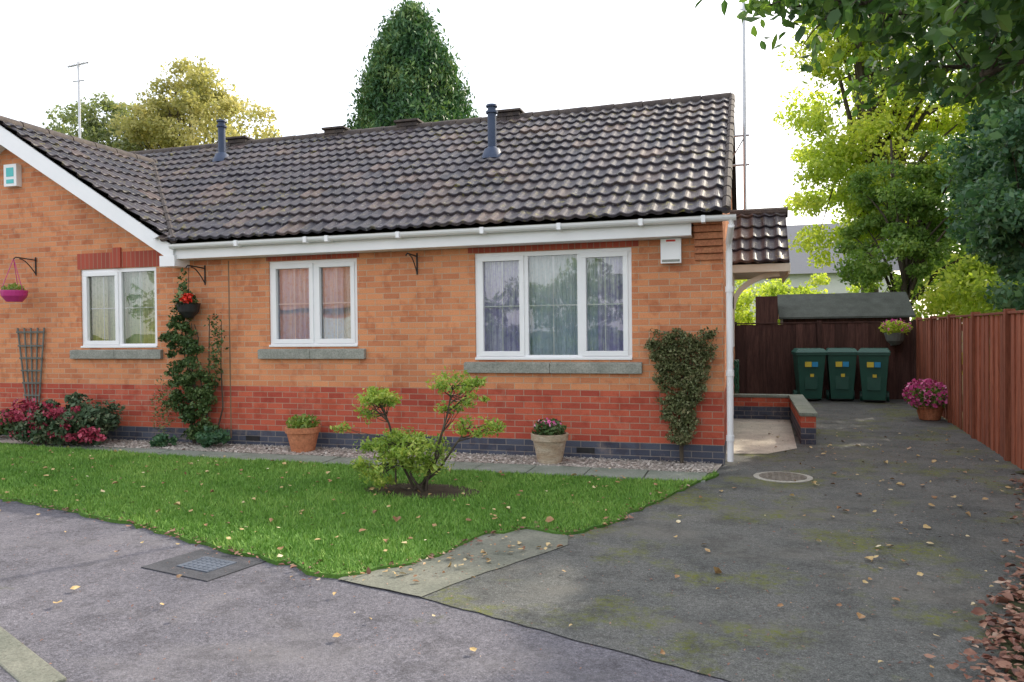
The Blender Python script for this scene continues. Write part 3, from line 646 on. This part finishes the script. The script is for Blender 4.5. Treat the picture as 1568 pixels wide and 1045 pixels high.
def pot(name,x,y,h,r,m,leafm,fl=None):
    e=empty(name); mb=MB(); mb.lathe(x,y,[(r*.66,.01),(r*.93,h*.78),(r*1.02,h*.79),(r*1.05,h),(r*.92,h),(r*.88,h*.88),(0.01,h*.88)],28); mb.build('pot',m,e,smooth=True)
    P=in_ell(420,(x,y,h+.05),(r*1.0,r*1.0,.11)); leaves('foliage',P,.05,leafm,e)
    if fl: leaves('flowers',in_ell(50,(x,y,h+.1),(r*.8,r*.8,.08)),.035,fl,e,asp=.9)
pot('terracotta_pot',-5.30,8.30,.32,.21,M_terra,L_mid)
pot('stone_pot',-2.12,8.22,.34,.20,M_glaze,L_ivy,L_pinkl)
e=empty('flower_tub'); mb=MB(); mb.lathe(2.72,13.5,[(.15,.01),(.20,.2),(.22,.2),(.22,.24),(.18,.24)],20); mb.build('tub',M_terra,e)
leaves('foliage',in_ell(900,(2.68,13.45,.36),(.34,.3,.2)),.06,L_mid,e); leaves('flowers',in_ell(600,(2.66,13.4,.42),(.36,.32,.24),.5),.05,L_pinkl,e,asp=.9)
e=empty('hanging_basket'); mb=MB(); mb.lathe(2.78,16.85,[(.08,1.12),(.16,1.2),(.2,1.34),(.2,1.36)],16); mb.box(2.74,2.82,16.9,17.13,1.1,1.16); mb.build('basket',M_wood,e); leaves('foliage',in_ell(700,(2.78,16.82,1.45),(.3,.25,.16)),.06,L_yg,e); leaves('flowers',in_ell(80,(2.78,16.75,1.5),(.28,.22,.14),.5),.05,L_pinkl,e,asp=.9)
e=empty('garden_hose'); mb=MB(); pts=[]
for i in range(120):
    t=i/119*8*math.pi; pts.append((XR+.07+.03*math.sin(i*.7),12.6+.14*math.cos(t)*1.0,.72+.26*math.sin(t)+.0))
mb.tube(pts,.012,6); mb.build('coil',M_hose,e)

def bracket(x,z,L=.26,name='wall_bracket'):
    e=empty(name); mb=MB(); y=WY
    mb.tube([(x,y-.01,z+.12),(x,y-.01,z-.14)],.010,6); mb.tube([(x,y-.01,z+.08),(x-.03,y-L,z+.10),(x-.035,y-L-.03,z+.07)],.009,6)
    pts=[(x-.02*i/8,y-.01-L*.8*(i/8),z-.12+.20*(math.sin(i/8*math.pi/2))) for i in range(9)]; mb.tube(pts,.007,6)
    mb.build('iron',M_iron,e); return e
bracket(-3.86,2.32,.22); bracket(-6.95,2.28,.3); bracket(-9.88,2.5,.3)
e=empty('wall_planter'); mb=MB(); mb.lathe(-7.08,8.42,[(.06,1.70),(.13,1.78),(.15,1.88),(.16,1.89)],16); mb.tube([(-6.98,8.32,2.37),(-7.08,8.42,1.88)],.004,5); mb.build('planter',M_iron,e)
leaves('foliage',np.concatenate([in_ell(260,(-7.1,8.38,1.93),(.17,.14,.13)),in_ell(60,(-7.12,8.38,2.12),(.09,.08,.22))]),.06,L_ivy,e)
leaves('flowers',in_ell(130,(-7.02,8.30,1.95),(.11,.06,.06)),.045,leafmat('geranium',[(0,(.6,.02,.01)),(1,(.8,.06,.03))],.0,5),e,asp=.9)
e=empty('hanging_planter'); mb=MB(); px,py=-9.95,8.3
mb.lathe(px,py,[(.10,1.97),(.16,2.05),(.17,2.11),(.17,2.13)],20,0)
for a in range(3): mb.tube([(px+.16*math.cos(a*2.1),py+.16*math.sin(a*2.1),2.12),(px,py,2.58)],.005,5,0)
mb.build('planter',M_pink,e); leaves('foliage',in_ell(200,(px,py,2.16),(.17,.15,.07)),.045,L_mid,e)
e=empty('trellis'); mb=MB()
for i in range(5):
    xt=-10.22+.125*i; xb=-10.06+.05*i; mb.obox(((xt+xb)/2,WY-.03,.98),((xt-xb)/2,0,.62),(0,.007,0),(.011,0,-.0))
for j,z in enumerate((.62,.8,.98,1.16,1.34,1.54)):
    f=(z-.36)/1.24; x0=-10.06+(-.16)*f; x1=-9.86+(.14)*f; mb.box(x0-.02,x1+.02,WY-.048,WY-.034,z-.012,z+.012)
mb.build('slats',M_wood,e)

e=empty('hydrangea_shrub')
P,_=clump_pts([((-8.8,8.12,.32),(.80,.34,.32),60)],190,.17); P=P[P[:,2]>.03]
leaves('foliage',P,.06,leafmat('shrub_leaf',[(0,(.03,.06,.03)),(.5,(.07,.12,.06)),(1,(.18,.19,.10))],0,4),e)
P,_=clump_pts([((-9.1,7.95,.36),(.6,.25,.30),40),((-8.3,7.9,.30),(.35,.2,.25),14)],45,.11); leaves('flowers',P[P[:,2]>.05],.045,L_redl,e,asp=.8)
P,_=clump_pts([((-10.4,8.3,.2),(.5,.2,.2),14)],120,.14); leaves('foliage',P[P[:,2]>.03],.05,L_ivy,e)
e=empty('climbing_rose'); mb=MB()
for i in range(6):
    x=-7.0+random.uniform(-.12,.14); z=.0; pts=[(x,8.5,0)]
    for k in range(8): x+=random.uniform(-.08,.07); z+=random.uniform(.17,.24); pts.append((x,8.52-random.uniform(0,.06),z))
    mb.tube(pts,[.012-.0008*j for j in range(9)],6)
mb.tube([(-6.8,8.52,0),(-6.66,8.54,.5),(-6.68,8.54,1.1),(-6.66,8.54,1.65)],[.012,.01,.008,.004],6)
mb.build('stems',M_bark,e)
P=[]
for z,xc,r,n in ((1.72,-7.2,.16,400),(1.5,-7.24,.24,900),(1.25,-7.15,.28,1100),(1.0,-7.08,.30,1200),(.8,-7.02,.32,1100),(.6,-7.12,.34,1100),(.38,-6.98,.28,900),(.2,-6.9,.22,700),(1.6,-6.68,.05,60),(1.4,-6.66,.06,90),(1.2,-6.66,.06,90),(1.0,-6.7,.08,120)):
    P.append(clump_pts([((xc,8.42,z),(r,.10,.16),14)],n/12*1.2,.09)[0])
leaves('foliage',np.concatenate(P),.042,L_ivy,e)
P=in_ell(500,(-7.5,8.4,.5),(.2,.1,.45)); leaves('foliage',P,.035,L_rose,e)
P,_=clump_pts([((-6.62,8.28,.14),(.18,.14,.12),12),((-7.3,8.2,.1),(.14,.1,.1),6)],70,.08); leaves('low_foliage',P[P[:,2]>.02],.07,L_dark,e)
e=empty('climbing_plant'); mb=MB()
for i in range(5):
    xo=random.uniform(-.05,.05)
    pts=[(-.72+xo*.5,8.5,0),(-.74+xo,8.53,.25),(-.72+xo*2,8.53,.6),(-.74+xo*4,8.54,1.0),(-.74+xo*5,8.54,1.35)]; mb.tube(pts,[.016,.014,.011,.008,.005],6)
mb.build('stems',M_bark,e)
P=[]
for k in range(290):
    z=.22+1.22*rng.random()**.75; f=(z-.2)/1.25; hw=.06+.27*min(1,f*1.15); xc=-.72+rng.uniform(-hw,hw); 
    P.append(clump_pts([((xc,8.49,z),(.04,.03,.05),1)],60,.075)[0])
leaves('foliage',np.concatenate(P),.030,leafmat('climber2',[(0,(.055,.06,.025)),(.5,(.12,.145,.055)),(1,(.26,.23,.12))],0,8),e)
e=empty('azalea_bush'); mb=MB(); P=[]; B0=Vector((-2.9,6.45,.02))
stems=[(-3.30,6.45,.86),(-3.05,6.42,.5),(-2.7,6.4,.45),(-2.55,6.42,1.0),(-2.38,6.4,.64),(-3.2,6.3,.3),(-2.60,6.5,.74)]
S_=[]
for q in stems:
    q=Vector(q); b=B0+Vector((random.uniform(-.08,.08),random.uniform(-.05,.05),0)); m1=b.lerp(q,.35)+Vector((random.uniform(-.06,.06),random.uniform(-.04,.04),-.03)); m2=b.lerp(q,.7)+Vector((random.uniform(-.05,.05),0,.03))
    mb.tube([b,m1,m2,q],[.015,.012,.009,.004],7); S_.append((m2,q))
def pad_(c,r,n,k,si,rc=.11): 
    pts,cs=clump_pts([(c,r,k)],n/k,rc); P.append(pts)
    for q in cs:
        s=S_[si]; a=s[0].lerp(s[1],random.random()); q=Vector(q); mb.tube([a,a.lerp(q,.5)+Vector((random.uniform(-.02,.02),0,-.015)),q],[.005,.0035,.002],5)
pad_((-3.30,6.45,.88),(.26,.20,.07),1100,18,0,.10); pad_((-3.44,6.4,.72),(.13,.10,.05),220,5,0,.09)
pad_((-3.02,6.38,.43),(.40,.28,.15),3200,36,1); pad_((-3.15,6.3,.24),(.32,.22,.14),1400,18,5); pad_((-2.74,6.36,.36),(.18,.2,.13),600,9,2)
pad_((-2.50,6.4,1.02),(.24,.18,.07),800,15,3,.10); pad_((-2.38,6.45,.87),(.14,.1,.06),220,6,3,.09)
pad_((-2.32,6.4,.63),(.24,.15,.06),560,11,4,.10); pad_((-3.68,6.42,.56),(.08,.05,.04),100,3,1,.08); pad_((-2.58,6.5,.78),(.11,.1,.05),160,5,6,.09)
P=np.concatenate(P); P=P[P[:,2]>.06]; leaves('foliage',P,.038,L_aza,e,asp=.42,dirbias=(0,0,.2))
mb.build('branches',M_bark,e)

def tree(name,base,h,ells,per,rc,size,lm,tr=.2,asp=.6,limbs=14,keep=None):
    e=empty(name); P,C=clump_pts(ells,per,rc)
    if keep is not None: P=P[keep(P)]
    leaves('crown',P,size,lm,e,asp=asp)
    mb=MB(); b=Vector(base); top=Vector((ells[0][0][0],ells[0][0][1],h)); pts=[];rr=[]
    for i in range(8):
        f=i/7; p=b.lerp(top,f)+Vector((random.uniform(-.1,.1),random.uniform(-.1,.1),0))*(f>0); pts.append(p); rr.append(tr*(1-.85*f))
    mb.tube(pts,rr,10)
    idx=rng.choice(len(C),min(limbs,len(C)),replace=False)
    for i in idx:
        q=Vector(C[i]); f=random.uniform(.25,.7); k=int(f*7); s=pts[k]; 
        m1=s.lerp(q,.35)+Vector((0,0,.15*(q-s).length)); m2=s.lerp(q,.7)+Vector((0,0,.1*(q-s).length)); r=rr[k]*.45
        mb.tube([s,m1,m2,q],[r,r*.7,r*.4,r*.12],6)
        for _ in range(2):
            q2=Vector(C[rng.integers(len(C))]); 
            if (q2-m2).length<rc*4: mb.tube([m2,m2.lerp(q2,.5)+Vector((0,0,.1)),q2],[r*.35,r*.2,r*.06],5)
    mb.build('trunk',M_bark,e,smooth=True); return e
e=empty('conifer_tree'); cx,cy=-10.4,22.9
nh=1500
hz=rng.random(nh)**.85
ang=rng.random(nh)*6.283
R0=2.7*np.where(hz<.3,.85+.5*hz,(np.clip((1-hz)/.7,0,1))**.58)*(1+.09*np.sin(ang*3+hz*9)+.08*np.sin(ang*5-hz*17)+.05*np.sin(ang*9+hz*40))
rr=R0*rng.uniform(.72,1.03,nh)
C=np.stack([cx+np.cos(ang)*rr,cy+np.sin(ang)*rr,2+hz*9.6],1)
P=[]
for c,a in zip(C,ang):
    n=62; g=rng.normal(size=(n,3))*np.array([.15,.15,.27]); P.append(c+g)
P=np.concatenate(P); leaves('crown',P,.16,L_con,e,asp=.35,dirbias=(0,0,.9))
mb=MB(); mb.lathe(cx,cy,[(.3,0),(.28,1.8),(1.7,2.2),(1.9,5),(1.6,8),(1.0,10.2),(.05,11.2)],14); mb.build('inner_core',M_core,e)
tree('autumn_tree',(-19.5,23.3,0),10.4,[((-19.4,23.3,8.0),(2.5,2.0,2.7),86),((-17.3,23,7.7),(2.0,1.5,1.9),48),((-21.3,23.5,7.8),(1.8,1.4,2.1),40),((-19.6,23.3,10.3),(1.6,1.2,1.1),22)],200,.6,.12,L_gold,.2,limbs=40)
tree('birch_tree',(-24.0,23.6,0),9.6,[((-24.2,23.6,8.8),(2.2,1.5,2.0),52),((-22.4,23.3,8.2),(1.7,1.3,1.7),34)],170,.55,.12,L_olive,.16,limbs=40)
tree('yellow_green_tree',(3.4,24,0),13,[((3.0,23.8,7.6),(2.0,1.9,4.0),95),((5.2,24.5,9.2),(2.4,2.2,4.2),110),((2.7,23.5,11.6),(1.3,1.4,2.2),40),((7.3,24.5,8),(2.2,2.2,4.5),60),((2.2,23.2,5.2),(1.3,1.2,2.2),30)],240,.62,.12,L_yg,.28,limbs=44)
tree('green_tree',(3.9,21.6,0),6.2,[((3.5,21.4,3.9),(1.4,1.4,1.7),50),((5.0,21,4.2),(1.6,1.5,2.2),50)],280,.42,.10,L_mid,.16,limbs=24)
kf=lambda P:(P[:,0]>2.4+ (P[:,1]-4.2)*.0675+.05)|(P[:,2]>1.75)
tree('dark_green_tree',(4.9,15.4,0),8.2,[((4.7,15.3,4.0),(1.3,1.6,2.2),75),((4.9,15.2,6.6),(1.8,1.7,2.0),66)],300,.42,.10,L_dark,.22,limbs=34,keep=kf)
tree('laurel_tree',(4.3,12.4,0),5.6,[((3.95,12.6,3.3),(.75,1.3,1.8),64),((4.9,12.0,5.8),(1.4,1.8,1.5),50),((4.4,8.0,3.3),(.8,2.4,2.0),40)],240,.38,.10,L_dark,.12,limbs=18,keep=kf)  # upper and nearer lobes added, mostly out of view, to shade roof and drive
tree('offscreen_shade_tree',(8.4,16.5,0),11,[((8.4,16.5,8.8),(2.8,3.8,3.0),110)],130,.75,.26,L_mid,.3,limbs=24)  # added out of view: its canopy dapples the sun on the drive
e=empty('background_hedge'); P,_=clump_pts([((.0,24,1.6),(3.0,1,1.3),70),((-.5,30,2),(5,1.5,1.6),60),((5.5,19.5,1.6),(1.6,1.2,1.6),50)],200,.5); leaves('foliage',P[P[:,2]>.05],.12,L_yg,e)
e=empty('distant_trees'); P,_=clump_pts([((14,40,5),(10,4,5),200),((-40,50,4),(20,5,5),220),((16,22,4),(6,8,5),150)],110,1.1); leaves('foliage',P[P[:,2]>.05],.35,L_mid,e)
e=empty('background_trees'); P,_=clump_pts([((-6,-30,2.5),(12,3,3),150),((-32,-24,5),(6,4,5),90)],110,1.0); leaves('foliage',P[P[:,2]>.05],.3,L_mid,e)

e=empty('overhanging_tree'); mb=MB(); tb=Vector((3.9,5.2,0))
mb.tube([tb,(3.9,5.2,1.5),(3.8,5.25,3),(3.7,5.2,5),(3.6,5.2,7)],[.2,.18,.16,.12,.06],12)
P=[]
brs=[[(3.8,5.2,3.0),(2.7,5.4,3.45),(1.7,5.6,3.55),(.9,5.7,3.58),(.15,5.7,3.75)],
     [(3.8,5.2,2.9),(2.9,5.5,3.2),(2.2,5.8,3.3),(1.6,6.0,3.25),(1.0,6.1,3.35)],
     [(3.8,5.2,3.6),(2.6,5.0,3.8),(1.6,5.1,3.6),(.9,5.2,3.5),(.5,5.3,3.5)],
     [(3.8,5.2,2.8),(3.0,6.2,3.3),(2.5,6.8,3.5),(2.05,7.0,3.55)],
     [(3.8,5.2,3.1),(2.6,5.6,3.7),(1.8,6.3,3.9),(1.0,6.6,4.0)],
     [(3.8,5.2,3.0),(2.6,5.2,3.2),(1.9,5.3,3.15),(1.35,5.3,3.0)],
     [(3.8,5.2,3.0),(2.6,4.9,3.3),(1.7,4.7,3.25),(1.1,4.7,3.25)]]
for br in brs:
    mb.tube(br,[.06,.04,.028,.016,.006][:len(br)],8)
    for i in range(1,len(br)):
        a=Vector(br[i-1]);b=Vector(br[i])
        for k in range(14):
            c=a.lerp(b,random.random()); q=c+Vector((random.uniform(-.3,.15),random.uniform(-.3,.3),random.uniform(-.22,.25)))
            mb.tube([c,c.lerp(q,.5)+Vector((0,0,.03)),q],[.008,.005,.002],5)
            P.append(np.array(c.lerp(q,.6))+rng.normal(size=(22,3))*np.array([.12,.12,.08]))
mb.build('trunk',M_bark,e,smooth=True)
leaves('foliage',np.concatenate(P),.082,leafmat('overhang_leaf',[(0,(.025,.06,.022)),(.5,(.065,.14,.04)),(1,(.19,.30,.07))],.4,2,rough=.4),e,asp=.6,dirbias=(-.2,0,-.6),hexa=True,fold=.08)
P,_=clump_pts([((3.8,5,6),(1.8,2.4,1.5),50)],140,.42); leaves('crown',P,.12,L_dark,e)  # unseen upper crown, added to cast shade on the drive

# ------------------------------------------------------------------ light
az=math.radians(60); el=math.radians(35)
S=Vector((math.cos(az)*math.cos(el),math.sin(az)*math.cos(el),math.sin(el)))
sd=bpy.data.lights.new('sun','SUN'); sd.energy=5; sd.angle=math.radians(.5); sd.color=(1,.90,.74)
so=bpy.data.objects.new('sun',sd); COL.objects.link(so); so.rotation_euler=(-S).to_track_quat('-Z','Y').to_euler(); so.location=(20,20,20)
w=bpy.data.worlds.new('World'); sc.world=w; w.use_nodes=True; nt=w.node_tree
for n in list(nt.nodes): nt.nodes.remove(n)
out=nt.nodes.new('ShaderNodeOutputWorld'); sky=nt.nodes.new('ShaderNodeTexSky'); sky.sky_type='NISHITA'; sky.sun_disc=False
sky.sun_elevation=el; sky.sun_rotation=math.atan2(S.x,S.y); sky.dust_density=3.0; sky.air_density=1.0; sky.altitude=50
bg=nt.nodes.new('ShaderNodeBackground'); bg.inputs[1].default_value=.15; nt.links.new(sky.outputs[0],bg.inputs[0])
hz=nt.nodes.new('ShaderNodeBackground'); hz.inputs[0].default_value=(1,.985,.97,1); hz.inputs[1].default_value=1.25
ad=nt.nodes.new('ShaderNodeAddShader'); nt.links.new(bg.outputs[0],ad.inputs[0]); nt.links.new(hz.outputs[0],ad.inputs[1]); nt.links.new(ad.outputs[0],out.inputs[0])

# ------------------------------------------------------------------ camera
cd=bpy.data.cameras.new('camera'); cam=bpy.data.objects.new('camera',cd); COL.objects.link(cam)
cd.sensor_width=36; cd.lens=36*1173/1568; cd.clip_end=2000
cam.matrix_world=Matrix.Translation((0,0,1.48))@Matrix.Rotation(math.radians(17.2),4,'Z')@Matrix.Rotation(math.radians(90-.76),4,'X')@Matrix.Rotation(math.radians(-.63),4,'Z')
sc.camera=cam
sc.view_settings.view_transform='Standard'; sc.view_settings.look='None'; sc.view_settings.exposure=0; sc.view_settings.gamma=1
